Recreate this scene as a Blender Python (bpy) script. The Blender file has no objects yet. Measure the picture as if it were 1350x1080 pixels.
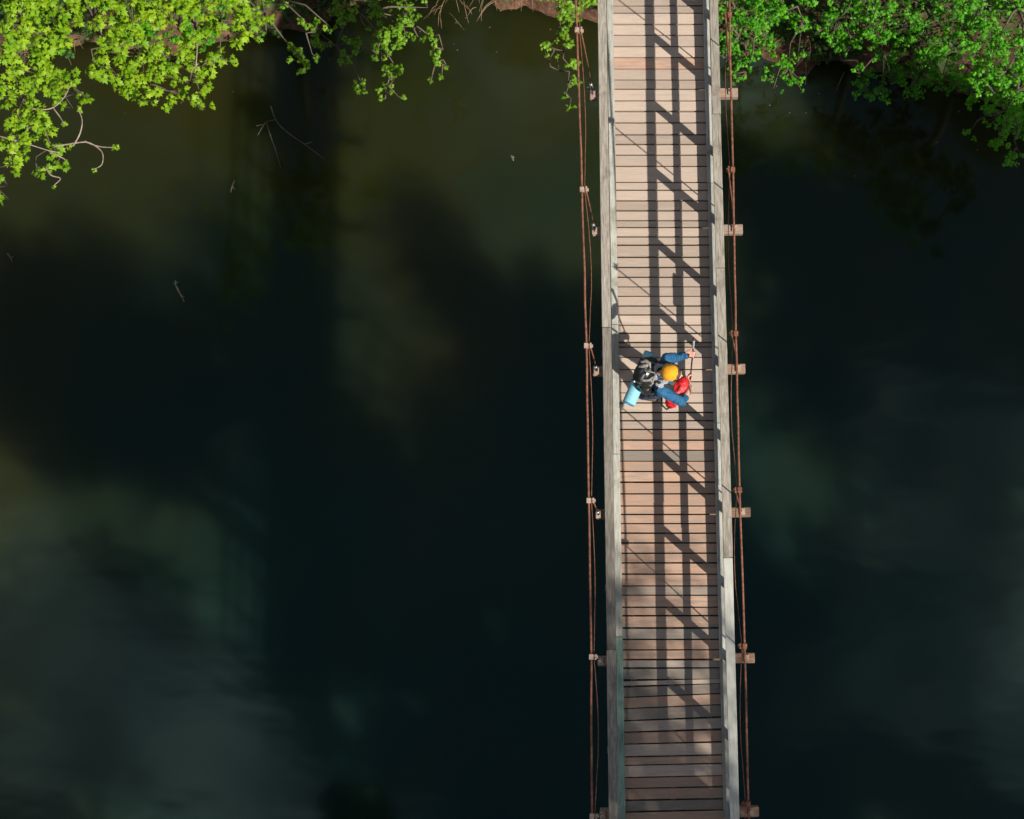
import bpy, bmesh, math, random
from mathutils import Vector, Matrix, noise
R = math.radians
rng = random.Random(11)
C = bpy.context.scene.collection
scn = bpy.context.scene

# ------------------------------------------------------------------ camera
F_PX, PPX, PPY = 1730.0, 880.0, 540.0          # focal length and principal point in photo pixels
PITCH = math.atan(0.13)
DIST = 16.8
CAM = Vector((0, -DIST * math.sin(PITCH), DIST * math.cos(PITCH)))
cam = bpy.data.objects.new('camera', bpy.data.cameras.new('camera'))
C.objects.link(cam)
cam.location = CAM
cam.rotation_euler = (PITCH, 0, 0)
cam.data.sensor_width = 36
cam.data.lens = F_PX / 1350 * 36
cam.data.shift_x = (675 - PPX) / 1350
cam.data.clip_end = 2000
scn.camera = cam

# ------------------------------------------------------------------ sky and sun
SUN_EL = R(44.4)
sh = Vector((-1, 0.87, 0)).normalized()        # where shadows fall
SUN = Vector((-sh.x * math.cos(SUN_EL), -sh.y * math.cos(SUN_EL), math.sin(SUN_EL)))
w = bpy.data.worlds.new('World')
scn.world = w
w.use_nodes = True
nt = w.node_tree
nt.nodes.clear()
N = nt.nodes.new
L = nt.links.new
out = N('ShaderNodeOutputWorld'); bg = N('ShaderNodeBackground')
sky = N('ShaderNodeTexSky'); sky.sky_type = 'NISHITA'; sky.sun_disc = False
sky.sun_elevation = SUN_EL
sky.sun_rotation = math.atan2(SUN.x, SUN.y)
SKY_S = 0.05
bg.inputs['Strength'].default_value = SKY_S
tc = N('ShaderNodeTexCoord'); sep = N('ShaderNodeSeparateXYZ')
L(tc.outputs['Generated'], sep.inputs[0])
mz = N('ShaderNodeMath'); mz.operation = 'MAXIMUM'; mz.inputs[1].default_value = 0.06
L(sep.outputs['Z'], mz.inputs[0])
dv = N('ShaderNodeVectorMath'); dv.operation = 'DIVIDE'
cmb = N('ShaderNodeCombineXYZ')
for i in range(3): L(mz.outputs[0], cmb.inputs[i])
L(tc.outputs['Generated'], dv.inputs[0]); L(cmb.outputs[0], dv.inputs[1])
mp = N('ShaderNodeMapping'); mp.inputs['Location'].default_value = (2.13, 0.325, 0.0)
L(dv.outputs[0], mp.inputs['Vector'])
cn = N('ShaderNodeTexNoise'); cn.inputs['Scale'].default_value = 2.6; cn.inputs['Detail'].default_value = 5; cn.inputs['Roughness'].default_value = 0.5
L(mp.outputs[0], cn.inputs['Vector'])
cr = N('ShaderNodeMapRange'); cr.interpolation_type = 'SMOOTHSTEP'
cr.inputs['From Min'].default_value = 0.49; cr.inputs['From Max'].default_value = 0.75
L(cn.outputs['Fac'], cr.inputs['Value'])
mx = N('ShaderNodeMix'); mx.data_type = 'RGBA'
L(cr.outputs['Result'], mx.inputs['Factor'])
L(sky.outputs[0], mx.inputs['A'])
mx.inputs['B'].default_value = (1.22 / SKY_S, 1.22 / SKY_S, 1.18 / SKY_S, 1)
L(mx.outputs['Result'], bg.inputs['Color'])
L(bg.outputs[0], out.inputs[0])
sd = bpy.data.lights.new('sun', 'SUN'); sd.energy = 5.0; sd.angle = R(0.53); sd.color = (1.0, 0.93, 0.82)
so = bpy.data.objects.new('sun', sd); C.objects.link(so)
so.location = SUN * 60
so.rotation_euler = (-SUN).to_track_quat('-Z', 'Y').to_euler()
scn.view_settings.view_transform = 'Standard'
scn.view_settings.look = 'None'
scn.view_settings.gamma = 1
scn.view_settings.use_curve_mapping = False
scn.view_settings.exposure = 0.56

# ------------------------------------------------------------------ helpers
def P(px, py, z):
    """point of the place at height z seen at photo pixel (px, py)"""
    a = (px - PPX) / F_PX; b = (PPY - py) / F_PX
    ct, st = math.cos(PITCH), math.sin(PITCH)
    d = Vector((a, st + b * ct, -ct + b * st))
    t = (z - CAM.z) / d.z
    return CAM + d * t
def pix(p):
    ct, st = math.cos(PITCH), math.sin(PITCH)
    q = p - CAM
    dep = q.y * st - q.z * ct
    return PPX + F_PX * q.x / dep, PPY - F_PX * (q.y * ct + q.z * st) / dep
def interp(x, tab):
    if x <= tab[0][0]: return tab[0][1]
    for (a, b), (c, d) in zip(tab, tab[1:]):
        if x <= c: return b + (d - b) * (x - a) / (c - a)
    return tab[-1][1]
def tag(o, label=None, cat=None, group=None, kind=None):
    for k, v in (('label', label), ('category', cat), ('group', group), ('kind', kind)):
        if v: o[k] = v
    return o
def empty(name, loc=(0, 0, 0), rz=0.0):
    o = bpy.data.objects.new(name, None); C.objects.link(o)
    o.location = loc; o.rotation_euler = (0, 0, rz); o.empty_display_size = 0.2
    return o
def link(name, me, mat=None, parent=None, loc=(0, 0, 0), rot=(0, 0, 0), scale=(1, 1, 1)):
    o = bpy.data.objects.new(name, me); C.objects.link(o)
    if mat and not me.materials: me.materials.append(mat)
    o.parent = parent; o.location = loc; o.rotation_euler = rot; o.scale = scale
    return o
def mesh_from(bm, name, smooth=False):
    me = bpy.data.meshes.new(name); bm.to_mesh(me); bm.free()
    if smooth:
        for p in me.polygons: p.use_smooth = True
    return me
def box_mesh(name, sx, sy, sz, bev=0.006):
    bm = bmesh.new()
    bmesh.ops.create_cube(bm, size=1)
    bmesh.ops.scale(bm, vec=(sx, sy, sz), verts=bm.verts)
    if bev: bmesh.ops.bevel(bm, geom=list(bm.edges), offset=bev, segments=1, affect='EDGES', profile=0.5)
    return mesh_from(bm, name)
def frame_of(d):
    d = d.normalized()
    a = Vector((0, 0, 1)) if abs(d.z) < 0.9 else Vector((1, 0, 0))
    x = d.cross(a).normalized()
    return x, d.cross(x).normalized()
def tube(bm, pts, rad, seg=6, cap=True):
    """tapered tube through points, radius number or list"""
    pts = [Vector(p) for p in pts]
    if not hasattr(rad, '__len__'): rad = [rad] * len(pts)
    rings = []
    px = None
    for i, p in enumerate(pts):
        d = pts[min(i + 1, len(pts) - 1)] - pts[max(i - 1, 0)]
        d = d.normalized()
        if px is None: x, y = frame_of(d)
        else:
            x = (px - d * px.dot(d)).normalized(); y = d.cross(x)
        px = x
        rings.append([bm.verts.new(p + (x * math.cos(2 * math.pi * k / seg) + y * math.sin(2 * math.pi * k / seg)) * rad[i]) for k in range(seg)])
    for a, b in zip(rings, rings[1:]):
        for k in range(seg):
            bm.faces.new((a[k], a[(k + 1) % seg], b[(k + 1) % seg], b[k]))
    if cap:
        bm.faces.new(rings[0][::-1]); bm.faces.new(rings[-1])
def smooth_path(pts, k=4):
    pts = [Vector(p) for p in pts]
    q = [pts[0] * 2 - pts[1]] + pts + [pts[-1] * 2 - pts[-2]]
    o = []
    for i in range(1, len(q) - 2):
        a, b, c, d = q[i - 1:i + 3]
        for j in range(k):
            t = j / k
            o.append(0.5 * (2 * b + (c - a) * t + (2 * a - 5 * b + 4 * c - d) * t * t + (3 * b - a - 3 * c + d) * t ** 3))
    return o + [pts[-1]]
def tube_mesh(name, pts, rad, seg=6):
    bm = bmesh.new(); tube(bm, pts, rad, seg); return mesh_from(bm, name, True)
def ell(bm, c, r, rot=None, sub=2):
    m = Matrix.Translation(Vector(c)) @ (rot or Matrix.Identity(4)) @ Matrix.Diagonal((*(r if hasattr(r, '__len__') else (r,) * 3), 1))
    bmesh.ops.create_icosphere(bm, subdivisions=sub, radius=1, matrix=m)
def chain(bm, pts):
    """limb: list of (point, radius)"""
    for p, r in pts: ell(bm, p, r)
    for (p, r), (q, s) in zip(pts, pts[1:]):
        tube(bm, [p, q], [r, s], 12)
def rbox(bm, c, s, rot=None):
    m = Matrix.Translation(Vector(c)) @ (rot or Matrix.Identity(4)) @ Matrix.Diagonal((*s, 1))
    bmesh.ops.create_cube(bm, size=1, matrix=m)
def remeshed(name, bm, voxel, mat, parent, smooth=4, fac=0.5, wrinkle=0.0, freq=14):
    """fuse overlapping shapes into one continuous skin"""
    bmesh.ops.recalc_face_normals(bm, faces=bm.faces)
    tmp = bpy.data.objects.new('tmp', mesh_from(bm, 'tmp')); C.objects.link(tmp)
    m = tmp.modifiers.new('r', 'REMESH'); m.mode = 'VOXEL'; m.voxel_size = voxel; m.use_smooth_shade = True
    if smooth:
        s = tmp.modifiers.new('s', 'SMOOTH'); s.factor = fac; s.iterations = smooth
    dg = bpy.context.evaluated_depsgraph_get()
    me = bpy.data.meshes.new_from_object(tmp.evaluated_get(dg)); me.name = name
    old = tmp.data
    bpy.data.objects.remove(tmp); bpy.data.meshes.remove(old)
    if wrinkle:
        nr = [v.normal.copy() for v in me.vertices]
        for v, q in zip(me.vertices, nr):
            w_ = 1 - abs(noise.noise(v.co * freq + Vector((3.1, 0.4, 7.7)))) * 2.2
            v.co += q * wrinkle * (w_ + 0.5 * noise.noise(v.co * freq * 2.3) - 0.4)
    me.materials.clear()
    for p in me.polygons: p.use_smooth = True
    return link(name, me, mat, parent)

# ------------------------------------------------------------------ materials
def mat_new(name):
    m = bpy.data.materials.new(name); m.use_nodes = True
    t = m.node_tree
    return m, t, t.nodes['Principled BSDF']
def ramp(t, stops):
    r = t.nodes.new('ShaderNodeValToRGB')
    e = r.color_ramp.elements
    while len(e) < len(stops): e.new(0.5)
    for k, (p, c) in enumerate(stops):
        e[k].position = p; e[k].color = (*c, 1)
    return r
def noise_node(t, vec, scale, detail=4, rough=0.55):
    n = t.nodes.new('ShaderNodeTexNoise'); n.inputs['Scale'].default_value = scale
    n.inputs['Detail'].default_value = detail; n.inputs['Roughness'].default_value = rough
    if vec: t.links.new(vec, n.inputs['Vector'])
    return n
def offset_coords(t, scale=(1, 1, 1), rnd=37.0):
    tc = t.nodes.new('ShaderNodeTexCoord'); oi = t.nodes.new('ShaderNodeObjectInfo')
    mu = t.nodes.new('ShaderNodeMath'); mu.operation = 'MULTIPLY'; mu.inputs[1].default_value = rnd
    t.links.new(oi.outputs['Random'], mu.inputs[0])
    ad = t.nodes.new('ShaderNodeVectorMath'); ad.operation = 'ADD'
    t.links.new(tc.outputs['Object'], ad.inputs[0]); t.links.new(mu.outputs[0], ad.inputs[1])
    m = t.nodes.new('ShaderNodeMapping'); m.inputs['Scale'].default_value = scale
    t.links.new(ad.outputs[0], m.inputs['Vector'])
    return m.outputs[0], oi.outputs['Random'], ad.outputs[0]
def mixc(t, fac, a, b, mode='MIX'):
    m = t.nodes.new('ShaderNodeMix'); m.data_type = 'RGBA'; m.blend_type = mode
    for s, v in (('Factor', fac), ('A', a), ('B', b)):
        if isinstance(v, (int, float)): m.inputs[s].default_value = v
        elif isinstance(v, tuple): m.inputs[s].default_value = (*v, 1)
        else: t.links.new(v, m.inputs[s])
    return m.outputs['Result']
def bump(t, b, h, strength=0.3, dist=0.01):
    n = t.nodes.new('ShaderNodeBump'); n.inputs['Strength'].default_value = strength; n.inputs['Distance'].default_value = dist
    t.links.new(h, n.inputs['Height']); t.links.new(n.outputs[0], b.inputs['Normal'])
def wood(name, dark, mid, light, axis='x', stain=None, stain_lo=0.5, rough=0.8, vary=0.35):
    m, t, b = mat_new(name)
    sc = {'x': (1.2, 14, 14), 'y': (14, 1.2, 14), 'z': (14, 14, 1.2)}[axis]
    v, rnd, raw = offset_coords(t, sc)
    n = noise_node(t, v, 5, 6, 0.65)
    r = ramp(t, [(0.25, dark), (0.5, mid), (0.75, light)])
    t.links.new(n.outputs['Fac'], r.inputs[0])
    col = r.outputs[0]
    hv = t.nodes.new('ShaderNodeMapRange'); hv.inputs['To Min'].default_value = 1 - vary; hv.inputs['To Max'].default_value = 1 + vary * 0.25
    t.links.new(rnd, hv.inputs['Value'])
    col = mixc(t, 1.0, col, hv.outputs[0], 'MULTIPLY')
    if stain:
        s = noise_node(t, raw, 3.2, 5, 0.6)
        mr = t.nodes.new('ShaderNodeMapRange'); mr.inputs['From Min'].default_value = stain_lo; mr.inputs['From Max'].default_value = stain_lo + 0.18
        t.links.new(s.outputs['Fac'], mr.inputs['Value'])
        col = mixc(t, mr.outputs[0], col, stain)
    k = noise_node(t, raw, 26, 3)
    kr = t.nodes.new('ShaderNodeMapRange'); kr.inputs['From Min'].default_value = 0.62; kr.inputs['From Max'].default_value = 0.78; kr.inputs['To Max'].default_value = 0.55
    t.links.new(k.outputs['Fac'], kr.inputs['Value'])
    col = mixc(t, kr.outputs[0], col, dark)
    t.links.new(col, b.inputs['Base Color'])
    b.inputs['Roughness'].default_value = rough
    b.inputs['Specular IOR Level'].default_value = 0.25
    bump(t, b, n.outputs['Fac'], 0.35, 0.006)
    return m
def plain(name, c, rough=0.6, metal=0.0, var=0.25, scale=30, bs=0.2, c2=None, spec=0.4):
    m, t, b = mat_new(name)
    v, rnd, raw = offset_coords(t)
    n = noise_node(t, v, scale, 4)
    c2 = c2 or tuple(x * (1 - var) for x in c)
    r = ramp(t, [(0.35, c2), (0.65, c)])
    t.links.new(n.outputs['Fac'], r.inputs[0]); t.links.new(r.outputs[0], b.inputs['Base Color'])
    b.inputs['Roughness'].default_value = rough; b.inputs['Metallic'].default_value = metal
    b.inputs['Specular IOR Level'].default_value = spec
    if bs: bump(t, b, n.outputs['Fac'], bs, 0.004)
    return m
def leafmat(name, c1, c2, t1, t2):
    m, t, b = mat_new(name)
    at = t.nodes.new('ShaderNodeAttribute'); at.attribute_name = 'tint'
    oi = t.nodes.new('ShaderNodeObjectInfo')
    ad = t.nodes.new('ShaderNodeMath'); ad.operation = 'ADD'
    t.links.new(at.outputs['Fac'], ad.inputs[0]); t.links.new(oi.outputs['Random'], ad.inputs[1])
    hf = t.nodes.new('ShaderNodeMath'); hf.operation = 'MULTIPLY'; hf.inputs[1].default_value = 0.5
    t.links.new(ad.outputs[0], hf.inputs[0])
    col = mixc(t, hf.outputs[0], c1, c2)
    tcol = mixc(t, hf.outputs[0], t1, t2)
    t.links.new(col, b.inputs['Base Color']); b.inputs['Roughness'].default_value = 0.5; b.inputs['Specular IOR Level'].default_value = 0.3
    tr = t.nodes.new('ShaderNodeBsdfTranslucent'); t.links.new(tcol, tr.inputs[0])
    mxs = t.nodes.new('ShaderNodeMixShader'); mxs.inputs[0].default_value = 0.38
    t.links.new(b.outputs[0], mxs.inputs[1]); t.links.new(tr.outputs[0], mxs.inputs[2])
    t.links.new(mxs.outputs[0], t.nodes['Material Output'].inputs[0])
    return m
M = {}
M['plank'] = wood('weathered_plank', (0.25, 0.19, 0.15), (0.42, 0.333, 0.272), (0.50, 0.41, 0.345), 'x', (0.34, 0.29, 0.25), 0.52, vary=0.3)
M['plank_red'] = wood('reddish_plank', (0.20, 0.13, 0.095), (0.42, 0.265, 0.19), (0.52, 0.37, 0.285), 'x', (0.27, 0.215, 0.175), 0.46, vary=0.25)
M['plank_grey'] = wood('grey_plank', (0.15, 0.125, 0.105), (0.29, 0.245, 0.205), (0.37, 0.33, 0.285), 'x', (0.30, 0.21, 0.16), 0.58, vary=0.35)
M['rail'] = wood('grey_rail', (0.09, 0.08, 0.065), (0.235, 0.21, 0.175), (0.37, 0.34, 0.295), 'y', (0.13, 0.105, 0.08), 0.54, vary=0.35)
M['rail_new'] = wood('pale_rail', (0.28, 0.28, 0.25), (0.42, 0.42, 0.38), (0.50, 0.50, 0.46), 'y', vary=0.2)
M['toe'] = wood('toe_wood', (0.16, 0.16, 0.14), (0.34, 0.34, 0.305), (0.45, 0.45, 0.41), 'y', (0.20, 0.19, 0.16), 0.54, vary=0.3)
M['toe_green'] = wood('greenish_toe_wood', (0.12, 0.19, 0.15), (0.24, 0.36, 0.30), (0.34, 0.45, 0.40), 'y', (0.20, 0.24, 0.20), 0.6, vary=0.15)  # same toe wood in a greener tone, for one left board
M['post'] = wood('grey_post', (0.10, 0.085, 0.07), (0.26, 0.23, 0.19), (0.36, 0.33, 0.28), 'z')
M['beam'] = wood('brown_beam', (0.10, 0.055, 0.038), (0.26, 0.16, 0.11), (0.36, 0.25, 0.18), 'x', (0.24, 0.21, 0.18), 0.5)
M['rust'] = plain('rusty_steel_cable', (0.25, 0.10, 0.058), 0.7, 0.25, 0.6, 25)
M['steel'] = plain('galvanised_steel', (0.55, 0.56, 0.56), 0.35, 0.8, 0.4, 40)
M['bolt'] = plain('pale_clamp', (0.50, 0.36, 0.28), 0.5, 0.4, 0.4, 40)
M['bark'] = wood('bark', (0.045, 0.035, 0.026), (0.11, 0.085, 0.062), (0.17, 0.14, 0.11), 'z')
M['twig'] = plain('twig_bark', (0.36, 0.28, 0.22), 0.8, 0, 0.5, 12)
M['driftwood'] = plain('pale_driftwood', (0.15, 0.13, 0.11), 0.8, 0, 0.5, 14)
M['leaf_yellow'] = leafmat('spring_leaf', (0.10, 0.26, 0.006), (0.31, 0.46, 0.014), (0.15, 0.34, 0.005), (0.42, 0.58, 0.012))
M['leaf_fresh'] = leafmat('fresh_leaf', (0.07, 0.20, 0.008), (0.22, 0.40, 0.02), (0.10, 0.28, 0.006), (0.28, 0.50, 0.014))
M['leaf_green'] = leafmat('green_leaf', (0.018, 0.15, 0.004), (0.13, 0.45, 0.011), (0.03, 0.20, 0.005), (0.18, 0.52, 0.010))
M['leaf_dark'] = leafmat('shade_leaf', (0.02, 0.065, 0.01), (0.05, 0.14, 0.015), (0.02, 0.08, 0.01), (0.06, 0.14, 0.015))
M['reed'] = plain('dry_reed', (0.30, 0.19, 0.11), 0.8, 0, 0.4, 10)
M['fabric_blue'] = plain('blue_jacket_cloth', (0.012, 0.10, 0.22), 0.75, 0, 0.35, 60, 0.3)
M['trousers'] = plain('dark_trouser_cloth', (0.03, 0.05, 0.10), 0.8, 0, 0.35, 60, 0.3)
M['skin'] = plain('skin', (0.56, 0.30, 0.23), 0.5, 0, 0.1, 20, 0.05)
M['beanie'] = plain('orange_knit', (0.74, 0.33, 0.012), 0.9, 0, 0.25, 90, 0.8)
M['collar'] = plain('grey_hood_cloth', (0.32, 0.33, 0.35), 0.85, 0, 0.3, 50, 0.3)
M['pack'] = plain('black_nylon', (0.014, 0.017, 0.017), 0.42, 0, 0.4, 45, 0.5)
M['pack_grey'] = plain('grey_nylon', (0.24, 0.22, 0.20), 0.5, 0, 0.35, 45, 0.5)
M['mat'] = plain('pale_blue_foam', (0.20, 0.46, 0.56), 0.7, 0, 0.12, 40, 0.2)
M['mat_end'] = plain('blue_foam_core', (0.10, 0.30, 0.44), 0.8, 0, 0.3, 40, 0.2)
M['red'] = plain('red_bag_nylon', (0.60, 0.016, 0.02), 0.5, 0, 0.3, 30, 0.4)
M['strap'] = plain('black_strap', (0.018, 0.018, 0.02), 0.7, 0, 0.3, 60)
M['pole'] = plain('dark_red_pole', (0.11, 0.018, 0.022), 0.4, 0.3, 0.3, 30)
M['white'] = plain('white_plastic', (0.75, 0.75, 0.73), 0.4, 0, 0.1, 30)
M['boot'] = plain('brown_boot', (0.10, 0.06, 0.035), 0.7, 0, 0.3, 40)
M['hair'] = plain('brown_hair', (0.07, 0.035, 0.018), 0.6, 0, 0.4, 80, 0.4)
M['eye'] = plain('eye', (0.03, 0.025, 0.02), 0.2, 0, 0.1, 20, 0)

# ground
def ground_mat():
    m, t, b = mat_new('earth_bank')
    tc = t.nodes.new('ShaderNodeTexCoord')
    n1 = noise_node(t, tc.outputs['Object'], 0.9, 8, 0.65)
    n2 = noise_node(t, tc.outputs['Object'], 7, 6, 0.7)
    r1 = ramp(t, [(0.3, (0.035, 0.02, 0.012)), (0.52, (0.10, 0.045, 0.024)), (0.72, (0.19, 0.11, 0.065))])
    t.links.new(n2.outputs['Fac'], r1.inputs[0])
    r2 = ramp(t, [(0.35, (0.03, 0.045, 0.015)), (0.7, (0.07, 0.11, 0.025))])
    t.links.new(n2.outputs['Fac'], r2.inputs[0])
    mr = t.nodes.new('ShaderNodeMapRange'); mr.inputs['From Min'].default_value = 0.5; mr.inputs['From Max'].default_value = 0.6
    t.links.new(n1.outputs['Fac'], mr.inputs['Value'])
    t.links.new(mixc(t, mr.outputs[0], r1.outputs[0], r2.outputs[0]), b.inputs['Base Color'])
    b.inputs['Roughness'].default_value = 0.95
    bump(t, b, n2.outputs['Fac'], 0.8, 0.08)
    return m
M['ground'] = ground_mat()
def water_mat():
    m, t, b = mat_new('turbid_water')
    tc = t.nodes.new('ShaderNodeTexCoord')
    mp = t.nodes.new('ShaderNodeMapping'); mp.inputs['Scale'].default_value = (0.16, 0.10, 1)
    t.links.new(tc.outputs['Object'], mp.inputs['Vector'])
    n = noise_node(t, mp.outputs[0], 1.0, 4, 0.5)
    deep = ramp(t, [(0.3, (0.0035, 0.0115, 0.0085)), (0.7, (0.008, 0.019, 0.012))])  # teal of shaded water put into the base colour
    sunlit_tone = ramp(t, [(0.3, (0.0095, 0.0135, 0.0042)), (0.7, (0.019, 0.0185, 0.0045))])
    t.links.new(n.outputs['Fac'], deep.inputs[0]); t.links.new(n.outputs['Fac'], sunlit_tone.inputs[0])
    # sunlit golden brown painted by position: far shore and left edge, teal shade mid-river
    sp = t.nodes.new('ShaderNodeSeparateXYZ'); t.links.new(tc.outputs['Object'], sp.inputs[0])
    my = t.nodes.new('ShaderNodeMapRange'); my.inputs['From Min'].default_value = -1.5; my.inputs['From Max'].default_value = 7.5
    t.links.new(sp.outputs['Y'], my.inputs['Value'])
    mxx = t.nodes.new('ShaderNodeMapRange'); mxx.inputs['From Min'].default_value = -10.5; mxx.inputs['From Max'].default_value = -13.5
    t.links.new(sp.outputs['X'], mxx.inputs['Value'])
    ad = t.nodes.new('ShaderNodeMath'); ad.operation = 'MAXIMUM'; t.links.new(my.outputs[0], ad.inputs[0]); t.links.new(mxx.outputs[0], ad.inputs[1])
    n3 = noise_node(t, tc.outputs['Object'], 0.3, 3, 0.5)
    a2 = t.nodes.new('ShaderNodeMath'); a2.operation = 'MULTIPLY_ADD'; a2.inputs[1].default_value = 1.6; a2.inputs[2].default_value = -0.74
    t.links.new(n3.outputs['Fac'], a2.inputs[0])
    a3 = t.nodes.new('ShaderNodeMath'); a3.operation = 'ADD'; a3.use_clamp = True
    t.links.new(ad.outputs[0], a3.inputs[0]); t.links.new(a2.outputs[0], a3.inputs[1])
    t.links.new(mixc(t, a3.outputs[0], deep.outputs[0], sunlit_tone.outputs[0]), b.inputs['Base Color'])
    b.inputs['Specular Tint'].default_value = (0.62, 1.0, 0.94, 1)
    b.inputs['Specular IOR Level'].default_value = 0.6
    b.inputs['Roughness'].default_value = 0.07
    b.subsurface_method = 'BURLEY'
    b.inputs['Subsurface Weight'].default_value = 1.0
    b.inputs['Subsurface Radius'].default_value = (1.0, 1.0, 0.8)
    b.inputs['Subsurface Scale'].default_value = 1.6
    b.inputs['IOR'].default_value = 1.333
    mp2 = t.nodes.new('ShaderNodeMapping'); mp2.inputs['Scale'].default_value = (0.5, 1.0, 1)
    t.links.new(tc.outputs['Object'], mp2.inputs['Vector'])
    n2 = noise_node(t, mp2.outputs[0], 1.1, 2, 0.4)
    bump(t, b, n2.outputs['Fac'], 0.12, 0.08)
    return m
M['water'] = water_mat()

# ------------------------------------------------------------------ river and banks
WZ = -9.7
top_line = [(P(a, b, WZ).x, P(a, b, WZ).y) for a, b in ((-1500, 60), (-400, 80), (60, 70), (180, 40), (300, 40), (430, 24), (560, 12), (700, 2), (860, 40), (960, 80), (1080, 84), (1200, 115), (1300, 150), (1380, 190), (1700, 330), (2600, 560))]
bot_line = [(-160, -22), (-30, -15), (0, -13.2), (9, -11.5), (13, -7.0), (16, -4.2), (26, -2.0), (60, 4), (200, 30)]
def ground_z(x, y):
    n = noise.noise((x * 0.35, y * 0.35, 1.7)) * 0.7 + noise.noise((x * 1.3, y * 1.3, 4.1)) * 0.28 + noise.noise((x * 4, y * 4, 2.2)) * 0.09
    a = y - interp(x, top_line) + n
    b = interp(x, bot_line) - y + n
    d = max(a, b)
    if d < 0: return WZ + max(-2.2, d * 0.8) - 0.02
    z = WZ + 0.25 * min(d, 0.5) / 0.5 + 8.6 * (1 - math.exp(-max(0, d - 0.2) / 4.5))
    return z + n * min(1, d * 0.4) + max(0, d - 20) * 0.01
def axis(lo, hi, flo, fhi, fine, coarse):
    v = []; x = lo
    while x < hi:
        v.append(x)
        x += fine if flo <= x <= fhi else min(coarse, fine + 0.25 * min(abs(x - flo), abs(x - fhi)))
    v.append(hi); return v
xs = axis(-220, 220, -15, 9, 0.16, 12); ys = axis(-220, 220, 5.5, 12.5, 0.14, 12)
verts = [(x, y, ground_z(x, y)) for y in ys for x in xs]
nx = len(xs)
faces = [(j * nx + i, j * nx + i + 1, (j + 1) * nx + i + 1, (j + 1) * nx + i) for j in range(len(ys) - 1) for i in range(nx - 1)]
me = bpy.data.meshes.new('ground'); me.from_pydata(verts, [], faces)
for p in me.polygons: p.use_smooth = True
tag(link('ground', me, M['ground']), 'steep reddish brown earth banks of the river', kind='structure')
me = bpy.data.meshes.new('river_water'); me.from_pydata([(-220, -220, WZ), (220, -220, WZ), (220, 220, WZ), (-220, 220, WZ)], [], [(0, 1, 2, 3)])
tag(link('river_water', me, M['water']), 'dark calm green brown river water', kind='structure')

# ------------------------------------------------------------------ footbridge
a0 = P(866.5, 0, 0); a1 = P(888.5, 1080, 0)
dirv = (a0 - a1); YAW = -math.atan2(dirv.x, dirv.y)
mid = a1 + dirv * ((0 - a1.y) / dirv.y)
bridge = empty('footbridge', mid, YAW)
tag(bridge, 'long narrow wooden suspension footbridge with plank deck crossing the dark river', 'footbridge')
BW = Matrix.Translation(mid) @ Matrix.Rotation(YAW, 4, 'Z')
BI = BW.inverted()
def V(py, z=0.0, px=None):
    return (BI @ P(px if px is not None else 877, py, z)).y
HALF = 0.625
gl = [y / 4.821 for y in (38, 82, 155, 223, 296, 365, 438, 507, 567, 640, 707, 780, 855, 918, 985, 1057)]
gl += [210 + y / 4.821 for y in (146, 196, 263, 327, 390, 433, 492, 545, 622, 687, 750, 811, 870, 931, 990, 1053)]
gl += [420 + y / 4.821 for y in (93, 152, 182, 247, 323, 402, 473, 535, 597, 650, 704, 773, 838, 907, 971, 1040)]
gl += [640 + y / 4.821 for y in (55, 130, 185, 243, 303, 367, 431, 493, 565, 640, 698, 775, 828, 907, 981, 1045)]
gl += [856 + y / 4.821 for y in (66, 121, 197, 243, 308, 379, 457, 530, 605, 685, 740, 818, 887, 961, 1037)]
gr = list(gl)
for k, dlt in enumerate((7, 28, 25, 27, 27, 20, 15, 13, 12, 15, 12, 11, 15)):
    gr[len(gl) - 13 + k] -= dlt / 4.821
gaps = [(V(a, 0, 815), V(b, 0, 945)) for a, b in zip(gl, gr)]
v = gaps[0][0]
while v < 13.4:
    v += rng.uniform(0.128, 0.15); gaps.insert(0, (v, v + rng.uniform(-0.004, 0.004)))
v = gaps[-1][0]; dd = gaps[-1][1] - v
while v > -14.2:
    v -= rng.uniform(0.13, 0.155); dd *= 0.8; gaps.append((v, v + dd))
plank_me = {}
for k in ('plank', 'plank_red', 'plank_grey'):
    mm = box_mesh(k, 1, 1, 1, 0.0)
    bm = bmesh.new(); bm.from_mesh(mm); bmesh.ops.subdivide_edges(bm, edges=[e for e in bm.edges if abs(e.verts[0].co.x - e.verts[1].co.x) > 0.5], cuts=1)
    bm.to_mesh(mm); bm.free(); mm.materials.append(M[k]); plank_me[k] = mm
V560, V840 = V(572), V(835)
for (l1, r1), (l2, r2) in zip(gaps, gaps[1:]):
    c = (l1 + r1 + l2 + r2) / 4
    wd = ((l1 - l2) + (r1 - r2)) / 2 - rng.choice((0.013, 0.017, 0.020, 0.024))
    ang = math.atan2(((r1 + r2) - (l1 + l2)) / 2, 2 * HALF)
    if c > V560: kind = 'plank' if rng.random() > 0.01 else 'plank_red'
    elif c > V840: kind = 'plank_red' if rng.random() > 0.16 else ('plank_grey' if rng.random() > 0.5 else 'plank')
    else: kind = rng.choice(('plank_grey', 'plank', 'plank_red', 'plank_red'))
    o = link('plank', plank_me[kind], None, bridge, (rng.uniform(-0.006, 0.006), c, -0.02 + rng.uniform(-0.003, 0.003)),
             (rng.uniform(-0.012, 0.012), 0, ang + rng.uniform(-0.002, 0.002)), (2 * HALF + rng.uniform(-0.01, 0.012), max(0.04, wd), 0.04))
    o.color = (1, 1, 1, 1)
VT, VB = gaps[0][0], gaps[-1][0]
LEN = VT - VB
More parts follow.
